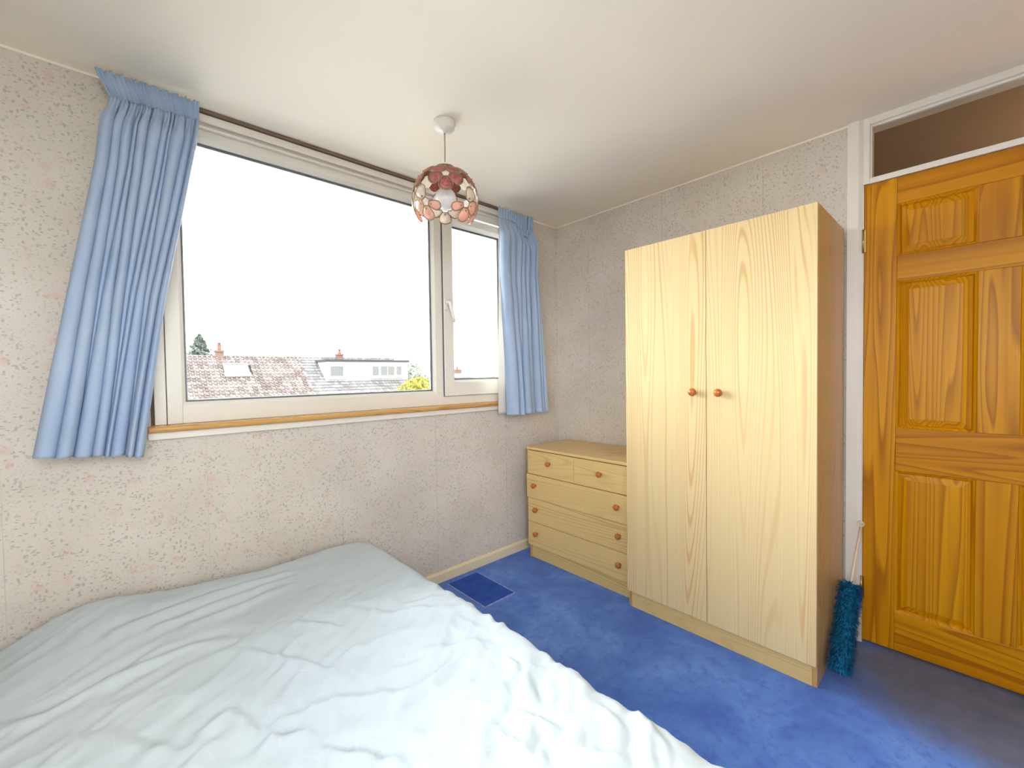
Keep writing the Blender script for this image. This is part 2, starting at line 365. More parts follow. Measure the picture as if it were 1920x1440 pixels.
# wallpaper drops, one strip beside another with open joints
G = .001
def strip_w(x0, x1, z0, z1, par=ww): mk('wallpaper_strip', MB().box(x0 + G, x1 - G, -.0005, .0015, z0, z1), M['paper'], par)
seams = [XL, -2.71, -2.165, -1.62, -1.073, -.528, 0.0]
ZB = WZ0 - .028
for a, b in zip(seams[:-1], seams[1:]):
    l, r = max(a, WX0), min(b, WX1)
    if l >= r: strip_w(a, b, .06, H - .006); continue
    s_ = MB().box(l + (G if l == a else 0), r - (G if r == b else 0), -.0005, .0015, .06, ZB)
    if a < WX0: s_.box(a + G, WX0, -.0005, .0015, .06, H - .006)
    if b > WX1: s_.box(WX1, b - G, -.0005, .0015, .06, H - .006)
    mk('wallpaper_strip', s_, M['paper'], ww)
ys = [0, -.30, -.845, -1.39, -1.732]
for a, b in zip(ys[:-1], ys[1:]):
    mk('wallpaper_strip', MB().box(-.0005, .0015, b + G, a - G, .06, H - .006), M['paper'], wk)
# crinkled joint where the paper laps round the corner
pts = [(-.028 + .004 * math.sin(i * 1.7) + .003 * math.sin(i * .6), -.0012, .1 + i * .05) for i in range(44)]
mk('paper_lap', MB().tube(pts, .0016, 4), M['paper'], ww, label='raised crinkled lap of wallpaper beside the corner')
# painted edge of the ceiling
tr = MB().box(XL, 0, -.004, .0015, H - .008, H); tr.box(-.004, .0015, -1.732, 0, H - .008, H)
mk('trim_1', tr, M['ceil'], kind='structure')
sk = [(-.014, 0), (-.014, .050), (-.009, .058), (-.002, .062), (0, .062), (0, 0)]
mk('baseboard_window', MB().prism(sk, 'x', XL, -.0), M['cream'], kind='structure')
mk('baseboard_back', MB().prism(sk, 'y', -1.731, -.015), M['cream'], kind='structure').data.transform(Matrix())
bo = bpy.data.objects['baseboard_back']; me = bo.data
# prism along y gives (u,t,w): u is already x here
# inset square of newer carpet
ps = MB(); SEAM = .004
ps.box(-1.045 + SEAM, -.83 - SEAM, -.40 + SEAM, -.06, 0, .0022)
cp = NT('navy_carpet_patch'); v_ = cp.coord(); cp.color(cp.ramp(cp.noise(v_, 14, 4, .7), [(.3, S(46, 76, 168)), (.7, S(64, 100, 196))])).rough(.95, .1).bump(cp.noise(v_, 420, 2), .5, .004)
mk('carpet_patch', ps, cp.m, bpy.data.objects['floor'], label='square inset of darker navy carpet')
sl = MB().box(-.834, -.827, -.402, -.06, 0, .0034).box(-1.047, -.834, -.404, -.397, 0, .0034).box(-1.048, -1.042, -.3975, -.06, 0, .0022)
mk('carpet_seam', sl, simple('pale_backing_thread', S(150, 164, 214), .9, .1, 40, .3), bpy.data.objects['floor'], label='pale frayed seam round the inset')

# ================================================================== main window
win = empty('window_1', (-1.37, .04, WZ0), kind='structure')
gx0, gx1, gz0, gz1 = -2.224, -1.064, 1.125, 2.183      # fixed pane
cx0, cx1, cz0, cz1 = -.921, -.537, 1.188, 2.121        # casement pane
fr = MB()
Y0, Y1 = .016, .078
fr.box(-2.284, gx0 - .012, Y0, Y1, 1.04, 2.236); fr.box(gx0 - .012, -.405, Y0, Y1, 1.04, gz0 - .012)
fr.box(gx0 - .012, -.405, Y0, Y1, gz1 + .012, 2.236); fr.box(gx1 + .012, -1.002, Y0, Y1, gz0 - .012, gz1 + .012); fr.box(-.432, -.405, Y0, Y1, gz0 - .012, gz1 + .012)
mk('window_frame', fr, M['upvc'], win, .002)
mk('frame_extension', MB().box(-2.323, -2.287, .012, .078, 1.04, 2.236), M['upvc'], win, .002)
pk = MB().box(-2.3349, -2.323, .05, .07, 1.04, 2.243).box(-2.3349, -.4001, .05, .07, 2.236, 2.2429).box(-.405, -.4001, .05, .07, 1.04, 2.243).box(-2.2875, -2.2835, .03, .05, 1.04, 2.236)
mk('frame_packer', pk, M['brown'], win)
def bead(x0, x1, z0, z1, y0, name='glazing_bead', wd=.014, yb=.05):
    # sloping bead frame round a pane
    v = []; f = []
    for (ix, iz) in ((x0 - wd, z0 - wd), (x1 + wd, z0 - wd), (x1 + wd, z1 + wd), (x0 - wd, z1 + wd)): v.append((ix, y0, iz))
    for (ix, iz) in ((x0, z0), (x1, z0), (x1, z1), (x0, z1)): v.append((ix, yb - .003, iz))
    for (ix, iz) in ((x0, z0), (x1, z0), (x1, z1), (x0, z1)): v.append((ix, yb + .02, iz))
    for (ix, iz) in ((x0 - wd, z0 - wd), (x1 + wd, z0 - wd), (x1 + wd, z1 + wd), (x0 - wd, z1 + wd)): v.append((ix, yb + .02, iz))
    for r in range(4):
        for i in range(4):
            j = (i + 1) % 4; q = ((r + 1) % 4) * 4; f.append((r * 4 + i, r * 4 + j, q + j, q + i))
    mk(name, MB().add(v, f), M['upvc'], win)
def pane(x0, x1, z0, z1, y):
    g = MB()
    for yy in (y - .008, y + .008):
        g.box(x0 - .006, x1 + .006, yy - .002, yy + .002, z0 - .006, z1 + .006)
    mk('glass_pane', g, M['glass'], win)
    k = MB(); t = .005
    for yy, mm in ((y - .012, 0), (y + .012, 0)):
        pass
    k.box(x0, x0 + t, y - .0125, y - .0105, z0, z1); k.box(x1 - t, x1, y - .0125, y - .0105, z0, z1); k.box(x0 + t, x1 - t, y - .0125, y - .0105, z0, z0 + t); k.box(x0 + t, x1 - t, y - .0125, y - .0105, z1 - t, z1)
    mk('gasket', k, M['gasket'], win)
    k = MB(); t = .009
    k.box(x0, x0 + t, y - .0055, y + .0055, z0, z1); k.box(x1 - t, x1, y - .0055, y + .0055, z0, z1); k.box(x0 + t, x1 - t, y - .0055, y + .0055, z0, z0 + t); k.box(x0 + t, x1 - t, y - .0055, y + .0055, z1 - t, z1)
    mk('spacer_bar', k, M['alu'], win)
bead(gx0, gx1, gz0, gz1, .0165, yb=.036); pane(gx0, gx1, gz0, gz1, .05)
sa = MB(); a0, a1, b0, b1 = -1.000, -.434, 1.092, 2.178
sa.box(a0, cx0 - .012, -.002, .06, b0, b1); sa.box(cx1 + .012, a1, -.002, .06, b0, b1)
sa.box(cx0 - .012, cx1 + .012, -.002, .06, b0, cz0 - .012); sa.box(cx0 - .012, cx1 + .012, -.002, .06, cz1 + .012, b1)
mk('casement_sash', sa, M['upvc'], win, .003, label='opening sash at the right of the window')
bead(cx0, cx1, cz0, cz1, .0, yb=.036); pane(cx0, cx1, cz0, cz1, .05)
mk('sash_gasket', MB().box(a0 - .003, a1 + .003, .0095, .0162, b0 - .003, b1 + .003), M['gasket'], win)
bpy.data.objects['sash_gasket'].data.clear_geometry()
bpy.data.objects.remove(bpy.data.objects['sash_gasket'])
gk = MB(); e = .002
gk.box(a0 - e, a0 + .001, .006, .0162, b0 - e, b1 + e); gk.box(a0, a1, .006, .0162, b0 - e, b0 + .001); gk.box(a0, a1, .006, .0162, b1, b1 + e)
mk('sash_gasket', gk, M['gasket'], win)
hd = mk('handle_plate', MB().box(-1.005, -.978, -.011, -.002, 1.60, 1.672), M['white'], win, .004, 3)
lv = MB().tube([(-.992, -.010, 1.645), (-.992, -.040, 1.645)], .009, 12)
lv.tube([(-.992, -.040, 1.650), (-.989, -.046, 1.640), (-.978, -.048, 1.60), (-.963, -.048, 1.545), (-.958, -.047, 1.527)], [.010, .011, .010, .009, .007], 10)
mk('window_handle', lv, M['white'], win)
# timber head board and sill
mk('trim_2', MB().box(-2.36, -.36, -.014, -.001, 2.252, 2.284), M['gloss'], kind='structure', bevel=.002)
mk('trim_3', MB().box(-2.335, -.40, -.004, .012, 2.232, 2.240), M['gloss'], kind='structure')
nose = [(-.058, 1.020), (-.062, 1.026), (-.062, 1.032), (-.056, 1.039), (.078, 1.040), (.078, 1.016), (-.050, 1.016)]
mk('sill_board', MB().prism(nose, 'x', -2.345, -.385), M['oak'], win, .002, label='varnished wooden sill board with rounded nose')
mk('trim_4', MB().box(-2.345, -.385, -.030, -.0006, .988, 1.0158), M['gloss'], kind='structure', bevel=.002)

rail = mk('rail_shadow_strip', MB().box(-2.40, -.37, -.026, -.001, 2.2865, 2.2985), M['brown'], bevel=.001)  # rail strip coloured to stand for the shadow line under the ceiling
tag(rail, 'thin dark brown strip along the top of the window under the ceiling, curtain rail and shadow line in one', 'curtain rail')

# ================================================================== door wall
mk('trim_5', MB().prism([(-.018, -1.732), (-.018, -1.772), (-.012, -1.781), (-.010, -1.786), (.0015, -1.786), (.0015, -1.732)], 'z', 0, H), M['gloss'], kind='structure', bevel=.001)
jm = MB().box(-.010, .10, -1.7865, -1.7895, 0, 2.018).box(-.010, .10, -2.60, -2.578, 0, 2.018)
mk('trim_6', jm, M['gloss'], kind='structure')
mk('trim_7', MB().prism([(-.018, -2.60), (-.018, -2.65), (.0015, -2.65), (.0015, -2.60)], 'z', 0, H), M['gloss'], kind='structure', bevel=.001)
tw = empty('window_2', (.0, -2.19, 2.02), kind='structure')
tf = MB().box(-.010, .10, -1.786, -1.808, 2.02, H).box(-.010, .10, -2.578, -2.60, 2.02, H).box(-.010, .10, -2.578, -1.808, 2.272, H).box(-.010, .10, -2.578, -1.808, 2.0185, 2.042)
mk('window_frame', tf, M['gloss'], tw, .0015)
tb = MB().box(.004, .018, -2.578, -1.808, 2.262, 2.272).box(.004, .018, -1.808, -1.814, 2.042, 2.262).box(.004, .018, -2.572, -2.578, 2.042, 2.262)
mk('glazing_bead', tb, M['gloss'], tw)
mk('glass_pane', MB().box(.02, .024, -2.578, -1.808, 2.042, 2.272), M['glass'], tw)

door = empty('door_1', (.028, -2.18, .012), kind='structure')
DX0, DX1 = -.002, .033; dy0, dy1 = -1.7905, -2.574
cols = [(-1.897, -2.128), (-2.236, -2.467)]
rows = [(.178, .786), (.968, 1.585), (1.692, 1.908)]
def slab(name, y0, y1, z0, z1, m): return mk(name, MB().box(DX0, DX1, y1, y0, z0, z1), M[m], door, .0015)
slab('stile', dy0, cols[0][0] + .0004, .012, 2.017, 'pineV'); slab('stile', cols[1][1] - .0004, dy1, .012, 2.017, 'pineV')
for z0, z1 in ((.012, rows[0][0]), (rows[0][1], rows[1][0]), (rows[1][1], rows[2][0]), (rows[2][1], 2.017)):
    slab('rail', cols[0][0], cols[1][1], z0 + .0003, z1 - .0003, 'pineH')
for z0, z1 in rows: slab('muntin', cols[0][1] - .0004, cols[1][0] + .0004, z0, z1, 'pineV')
for (ya, yb) in cols:
    for z0, z1 in rows:
        p = MB(); lv_ = [(0, DX0 + .0005), (.008, DX0 + .006), (.011, DX0 + .010), (.013, DX0 + .0135), (.038, DX0 + .005), (.0385, DX0 + .0035)]
        vv = []; ff = []
        for d, x in lv_: vv += [(x, ya - d, z0 + d), (x, yb + d, z0 + d), (x, yb + d, z1 - d), (x, ya - d, z1 - d)]
        for r in range(len(lv_) - 1):
            for i in range(4):
                j = (i + 1) % 4; ff.append((r * 4 + i, r * 4 + j, r * 4 + 4 + j, r * 4 + 4 + i))
        n = (len(lv_) - 1) * 4; ff.append((n, n + 1, n + 2, n + 3))
        m_ = len(vv); vv += [(DX1 - .006, ya, z0), (DX1 - .006, yb, z0), (DX1 - .006, yb, z1), (DX1 - .006, ya, z1)]
        ff.append((m_ + 3, m_ + 2, m_ + 1, m_)); ff += [((i + 1) % 4, i, m_ + i, m_ + (i + 1) % 4) for i in range(4)]
        mk('panel', p.add(vv, ff), M['pineP'], door)
for zc in (1.775, .25):
    hg = MB().tube([(-.013, -1.788, zc - .05), (-.013, -1.788, zc + .05)], .004, 10); hg.box(-.013, -.0025, -1.797, -1.79, zc - .048, zc + .048)
    for q in range(4): hg.lathe([(.0047, -.0006), (.0047, .0006)], Matrix.Translation((-.013, -1.788, zc - .03 + q * .02)), 10)
    mk('hinge', hg, M['brass'], door, label='small brass butt hinge on the door edge')
kb = MB().lathe([(.026, 0), (.026, .004), (.010, .008), (.010, .035), (.024, .045), (.026, .058), (.018, .068), (0, .070)], Matrix.Translation((DX0, -2.52, .88)) @ Matrix.Rotation(-PI / 2, 4, 'Y'))
mk('door_knob', kb, M['brass'], door)

# landing behind the door and fanlight
lw = MB()
lw.box(1.15, 1.2, -3.6, -1.0, 0, 2.55); lw.box(.1, 1.15, -1.05, -1.0, 0, 2.55); lw.box(.1, 1.15, -3.6, -3.55, 0, 2.55); lw.box(.1, 1.2, -3.6, -1, 2.35, 2.4)
lw.box(.1, .11, -1.786, -1.0, 0, 2.35); lw.box(.1, .11, -3.6, -2.6, 0, 2.35); lw.box(.1, 1.2, -3.6, -1.0, -.08, 0)
mk('wall_landing', lw, M['landing'], kind='structure')

# ================================================================== wardrobe
def knob(parent, x, y, z, r=.0165):
    prof = [(.0075, 0), (.0065, .006), (.0075, .010), (r * .82, .0135), (r, .020), (r * .96, .026), (r * .72, .031), (r * .3, .0335), (0, .034)]
    return mk('knob', MB().lathe(prof, Matrix.Translation((x, y, z)) @ Matrix.Rotation(-PI / 2, 4, 'Y'), 24), M['knob'], parent, label='round orange-stained wooden knob')
wy0, wy1, wt = -.908, -1.725, 1.840
wd = empty('wardrobe', (-.26, -1.316, 0), label='tall pale woodgrain wardrobe with two doors, beside the pine door', cat='wardrobe')
cf = -.484                                   # carcass front
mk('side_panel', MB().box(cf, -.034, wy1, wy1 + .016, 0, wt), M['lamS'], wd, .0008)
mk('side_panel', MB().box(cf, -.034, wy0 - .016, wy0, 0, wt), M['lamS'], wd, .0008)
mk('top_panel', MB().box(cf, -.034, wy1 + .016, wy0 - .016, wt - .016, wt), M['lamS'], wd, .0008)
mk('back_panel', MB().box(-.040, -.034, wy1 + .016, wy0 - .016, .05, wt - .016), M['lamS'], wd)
mk('plinth', MB().box(cf - .001, cf + .015, wy1 + .0165, wy0 - .0165, 0, .083), M['lamH'], wd, .0006)
mk('bottom_panel', MB().box(cf + .016, -.040, wy1 + .016, wy0 - .016, .083, .099), M['lamS'], wd)
sp_ = -1.3155
for (a, b, ky) in ((wy0, sp_ + .0012, -1.262), (sp_ - .0012, wy1, -1.374)):
    d = mk('door', MB().box(cf - .017, cf - .001, b, a, .087, wt - .001), M['lamV'], wd, .0007)
    knob(d, cf - .017, ky, 1.125, .018)

# ================================================================== chest of drawers
ch = empty('chest_of_drawers', (-.22, -.512, 0), label='low pale woodgrain chest of drawers in the corner under the curtain', cat='chest of drawers')
c0, c1, ct = -.122, -.902, .738; cfx = -.430
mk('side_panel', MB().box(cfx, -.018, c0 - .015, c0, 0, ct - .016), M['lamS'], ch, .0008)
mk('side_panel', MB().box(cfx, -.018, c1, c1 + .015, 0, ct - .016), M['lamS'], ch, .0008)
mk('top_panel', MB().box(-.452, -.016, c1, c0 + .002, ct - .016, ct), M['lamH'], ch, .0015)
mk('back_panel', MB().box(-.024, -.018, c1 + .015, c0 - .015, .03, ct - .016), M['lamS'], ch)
mk('plinth', MB().box(cfx + .006, cfx + .020, c1 + .015, c0 - .015, 0, .082), M['lamH'], ch, .0006)
rh = (ct - .016 - .006 - .086) / 4
def drawer(y0, y1, row, knobs, dx=0, skew=0):
    zt = ct - .0215 - row * rh; zb = zt - rh + .0035
    p = MB().box(cfx - .0165 - dx, cfx - .001 - dx, y1, y0, zb, zt)
    p.v = [(x + skew * (y - (y0 + y1) / 2), y, z) for x, y, z in p.v]
    d = mk('drawer', p, M['lamH'], ch, .0009)
    bx = MB().box(cfx - .0005 - dx, -.08, y1 + .02, y1 + .03, zb + .02, zt - .03).box(cfx - .0005 - dx, -.08, y0 - .03, y0 - .02, zb + .02, zt - .03).box(cfx - .0005 - dx, -.08, y1 + .03, y0 - .03, zb + .02, zb + .025)
    mk('drawer_box', bx, M['lamS'], d)
    for ky in knobs: knob(d, cfx - .0165 - dx + skew * (ky - (y0 + y1) / 2), ky, (zt + zb) / 2 + .01, .0165)
mid = -.512
drawer(c0 - .0005, mid + .001, 0, [-.318]); drawer(mid - .001, c1 + .0005, 0, [-.706], 0, 0)
drawer(c0 + .006, c1 + .006, 1, [-.195, -.822], .005, .004)
drawer(c0 - .0005, c1 + .0005, 2, [-.203, -.828]); drawer(c0 - .0005, c1 + .0005, 3, [-.203, -.828])

# ================================================================== bed
DVX0, DVX1, DVY0, DVY1 = -3.08, -1.545, -2.06, -.135
bed = empty('bed', (-2.31, -1.1, 0), label='double divan bed under the pale duvet below the window', cat='bed')
mk('divan_base', MB().box(-3.02, -1.63, -2.0, -.21, .05, .22), M['divan'], bed, .02, 3)
mk('mattress', MB().box(-3.01, -1.64, -1.99, -.22, .2205, .37), M['divan'], bed, .035, 4)
for x in (-2.95, -1.70):
    for y in (-1.92, -.28): mk('leg', MB().lathe([(.018, 0), (.022, .05)], Matrix.Translation((x, y, 0)), 14), M['brown'], bed)

def vnoise(x, y, seed):
    r = np.random.default_rng(seed); g = r.random((64, 64))
    xi = np.floor(x).astype(int); yi = np.floor(y).astype(int); fx = x - xi; fy = y - yi
    fx = fx * fx * fx * (fx * (fx * 6 - 15) + 10); fy = fy * fy * fy * (fy * (fy * 6 - 15) + 10)
    a = g[xi % 64, yi % 64]; b = g[(xi + 1) % 64, yi % 64]; c = g[xi % 64, (yi + 1) % 64]; d = g[(xi + 1) % 64, (yi + 1) % 64]
    return (a * (1 - fx) + b * fx) * (1 - fy) + (c * (1 - fx) + d * fx) * fy
CREASE = [  # polylines on the bed top: (points, height, width)
    ([(-2.438, -.404), (-2.193, -.299), (-1.946, -.283)], .016, .020), ([(-2.285, -.476), (-2.139, -.449), (-1.978, -.402)], .018, .022), ([(-2.36, -.44), (-2.17, -.37), (-1.96, -.34)], .012, .016),
    ([(-2.634, -.667), (-2.55, -.695), (-2.39, -.626), (-2.297, -.607), (-2.207, -.644)], .016, .022), ([(-2.313, -.99), (-2.266, -.965)], .014, .018),
    ([(-2.26, -.96), (-2.233, -1.042)], .020, .020), ([(-2.217, -1.11), (-2.14, -1.155)], .015, .015), ([(-2.132, -1.216), (-2.057, -1.304), (-2.026, -1.358)], .018, .014),
    ([(-2.188, -.728), (-2.091, -.882), (-1.999, -1.068)], .012, .014), ([(-2.196, -1.063), (-2.038, -1.116), (-1.895, -1.192)], .014, .016),
    ([(-2.05, -.68), (-1.97, -.77), (-1.936, -.83)], .010, .014), ([(-1.978, -.961), (-1.871, -.966)], .012, .018), ([(-2.539, -.673), (-2.495, -.657), (-2.348, -.55)], .008, .014),
    ([(-1.814, -1.336), (-1.756, -1.342), (-1.693, -1.338)], .014, .012), ([(-1.669, -1.267), (-1.676, -1.32)], .012, .010), ([(-1.685, -1.378), (-1.723, -1.431)], .012, .012),
    ([(-1.774, -1.41), (-1.731, -1.527)], .012, .010), ([(-1.771, -1.465), (-1.829, -1.51)], .014, .012), ([(-1.773, -1.569), (-1.682, -1.524)], .014, .013), ([(-1.835, -1.096), (-1.68, -1.164)], .011, .016),
    ([(-1.987, -1.151), (-1.898, -1.206), (-1.802, -1.188), (-1.717, -1.182)], .013, .014), ([(-1.56, -1.57), (-1.62, -1.62), (-1.708, -1.671)], -.020, .018),
    ([(-1.618, -1.531), (-1.634, -1.603)], .013, .013), ([(-1.828, -1.411), (-1.826, -1.519)], .010, .012), ([(-1.589, -1.646), (-1.619, -1.694)], .014, .014), ([(-1.786, -1.506), (-1.827, -1.558)], .010, .010),
    ([(-1.917, -1.102), (-1.818, -1.137)], .010, .012), ([(-2.45, -.86), (-2.36, -1.0), (-2.2, -1.08)], .010, .018), ([(-1.75, -.85), (-1.62, -.90)], .008, .014), ([(-1.90, -.70), (-1.80, -.86), (-1.62, -1.0)], .009, .016)]
def bed_height(X, Y):
    fx = np.array([-3.2, -2.95, -2.80, -2.704, -2.65, -2.593, -2.521, -2.45, -2.36, -2.286, -2.122, -1.992, -1.869, -1.734, -1.62, -1.5])
    fz = np.array([.41, .41, .412, .420, .448, .474, .494, .494, .476, .462, .449, .441, .444, .444, .438, .43])
    hf = np.interp(X, fx, fz)
    t = np.clip((-.15 - Y) / .55, 0, 1); s = t * t * (3 - 2 * t)
    z = hf * (1 - s) + .447 * s
    wx = X + .06 * (vnoise(X * 4 + 9, Y * 4 + 9, 3) - .5); wy = Y + .06 * (vnoise(X * 4 + 5, Y * 4 + 31, 4) - .5)
    for i, (P, a, wd_) in enumerate(CREASE):
        wd_ = wd_ * 1.15
        best = np.full(X.shape, 9.0); side = np.zeros(X.shape); tt = np.zeros(X.shape)
        L = sum(math.dist(P[k], P[k + 1]) for k in range(len(P) - 1)); acc = 0
        for k in range(len(P) - 1):
            ax, ay = P[k]; bx, by = P[k + 1]; l = math.dist(P[k], P[k + 1]); ux, uy = (bx - ax) / l, (by - ay) / l
            q = (wx * .5 + X * .5 - ax) * ux + (wy * .5 + Y * .5 - ay) * uy; qc = np.clip(q, 0, l)
            dx, dy = wx * .5 + X * .5 - ax - qc * ux, wy * .5 + Y * .5 - ay - qc * uy; d = np.hypot(dx, dy)
            m = d < best; best = np.where(m, d, best); side = np.where(m, np.sign(dx * -uy + dy * ux), side); tt = np.where(m, (acc + qc) / L, tt); acc += l
        taper = .35 + .65 * np.sin(PI * np.clip(tt, 0, 1)); sd = best * side
        z = z + .8 * a * taper * (np.exp(-(sd / wd_) ** 2) - .75 * np.exp(-((sd - wd_ * 1.25) / (wd_ * .8)) ** 2))
    # overall crumple: warped directional ridges, stronger towards the room
    u = wx * .8 + wy * .6; v = -wx * .6 + wy * .8
    n1 = vnoise(u * 7 + 40, v * 19 + 40, 11); n2 = vnoise(u * 13 + 40, v * 36 + 40, 12); n3 = vnoise(wx * 3 + 20, wy * 3 + 20, 13); n4 = vnoise(v * 9 + 50, u * 24 + 50, 14)
    k = np.clip((-Y - .30) / .8, .3, 1); n5 = vnoise((wx + wy * .35) * 16 + 30, (wy - wx * .35) * 30 + 30, 15); n6 = vnoise(wx * 6 + 11, wy * 6 + 17, 16)
    z = z + k * (.0075 * (1 - np.abs(2 * n5 - 1)) ** 1.6 + .010 * (n6 - .5))
    z = z + k * (.012 * (1 - np.abs(2 * n1 - 1)) + .0050 * (1 - np.abs(2 * n2 - 1)) + .006 * (1 - np.abs(2 * n4 - 1)) * np.clip(n3 * 2 - .7, 0, 1) - .008) + .016 * (n3 - .5)
    return z
def duvet():
    x0, x1, y0, y1 = DVX0, DVX1, DVY0, DVY1; r = .055; drop = .30
    st = .009; ext = r * PI / 2 - r + drop
    us = np.concatenate([np.arange(x0 - ext, x0, .02), np.arange(x0, x1 - .1, st), np.arange(x1 - .1, x1 + ext, .0095)])
    vs_ = np.concatenate([np.arange(y0 - ext, y0, .02), np.arange(y0, y1, st), np.arange(y1, y1 + ext, .012)])
    U, V = np.meshgrid(us, vs_, indexing='ij')
    rc = .10                                     # rounded corners in plan
    ix0, ix1, iy0, iy1 = x0 + rc, x1 - rc, y0 + rc, y1 - rc
    cx = np.clip(U, ix0, ix1); cy = np.clip(V, iy0, iy1); dx = U - cx; dy = V - cy; D = np.hypot(dx, dy) + 1e-9; nx, ny = dx / D, dy / D
    over = D - (rc - r)                          # distance past where the rounding starts
    a = np.clip(over / r, 0, PI / 2); down = np.clip(over - r * PI / 2, 0, None)
    hor = np.where(over < 0, D, (rc - r) + r * np.sin(a)); dz = np.where(over < 0, 0, r * (1 - np.cos(a)) + down)
    ang = np.arctan2(V - (y0 + y1) / 2, U - (x0 + x1) / 2)
    per = U * 1.0 - V * 1.0
    fl = np.clip(down / .2, 0, 1); hor = hor + fl * (.010 * np.sin(per * 34) + .012 * np.sin(per * 17 + 1.3))
    X = cx + nx * hor; Y = cy + ny * hor
    Z = bed_height(X, Y) - dz
    Z = np.maximum(Z, .06)
    nu, nv = U.shape; idx = np.arange(nu * nv).reshape(nu, nv)
    F = np.stack([idx[:-1, :-1], idx[1:, :-1], idx[1:, 1:], idx[:-1, 1:]], -1).reshape(-1, 4)
    me = bpy.data.meshes.new('duvet'); me.from_pydata(np.stack([X, Y, Z], -1).reshape(-1, 3).tolist(), [], F.tolist())
    me.polygons.foreach_set('use_smooth', [True] * len(me.polygons)); me.materials.append(M['duvet']); me.update()
    o = bpy.data.objects.new('duvet', me); COL.objects.link(o); return o
tag(duvet(), 'crumpled pale ice-blue duvet with faint white line print spread over the bed', 'duvet')

# ================================================================== curtains
def grid(name, X, Y, Z, mat, parent=None, thick=0):
    nu, nv = X.shape; idx = np.arange(nu * nv).reshape(nu, nv); off = origin(parent)
    F = np.stack([idx[:-1, :-1], idx[1:, :-1], idx[1:, 1:], idx[:-1, 1:]], -1).reshape(-1, 4)
    me = bpy.data.meshes.new(name); me.from_pydata(np.stack([X - off.x, Y - off.y, Z - off.z], -1).reshape(-1, 3).tolist(), [], F.tolist())
    me.polygons.foreach_set('use_smooth', [True] * len(me.polygons)); me.materials.append(mat); me.update()
    o = bpy.data.objects.new(name, me); COL.objects.link(o); o.parent = parent
    if thick: m = o.modifiers.new('thickness', 'SOLIDIFY'); m.thickness = thick; m.offset = 0
    return o
def smooth(t): t = np.clip(t, 0, 1); return t * t * (3 - 2 * t)
def folds(u, n, seed, v, merge, warp=.9):
    """uneven rounded folds: returns height 0..1 over u with sharp valleys; widths drift with v"""
    r = np.random.default_rng(seed); wa = .30 + r.random(n) * 1.3; wb = .35 + r.random(n) * (warp + .9); am = .55 + .45 * r.random(n); ab = .45 + .55 * r.random(n); wb[0] = 2.8; wb[3] = 2.4
    for k in merge: wb[k] *= .25; ab[k] *= .35
    t = smooth(v)[None, :] if v.ndim == 1 else smooth(v)
    ca = np.concatenate([[0], np.cumsum(wa) / wa.sum()]); cb = np.concatenate([[0], np.cumsum(wb) / wb.sum()])
    edges = ca[:, None] * (1 - t) + cb[:, None] * t            # n+1 x V
    Hh = np.zeros((u.size, v.size)); Ph = np.zeros_like(Hh)
    for k in range(n):
        l, rr = edges[k][None, :], edges[k + 1][None, :]; q = (u[:, None] - l) / (rr - l + 1e-9); m = (q >= 0) & (q <= 1)
        amp = (am[k] * (1 - t) + ab[k] * t); hgt = np.sin(PI * np.clip(q, 0, 1)) ** .85 * amp
        Hh = np.where(m, hgt, Hh); Ph = np.where(m, (q - .5) * (rr - l) * np.sin(PI * np.clip(q, 0, 1)), Ph)
    return Hh, Ph
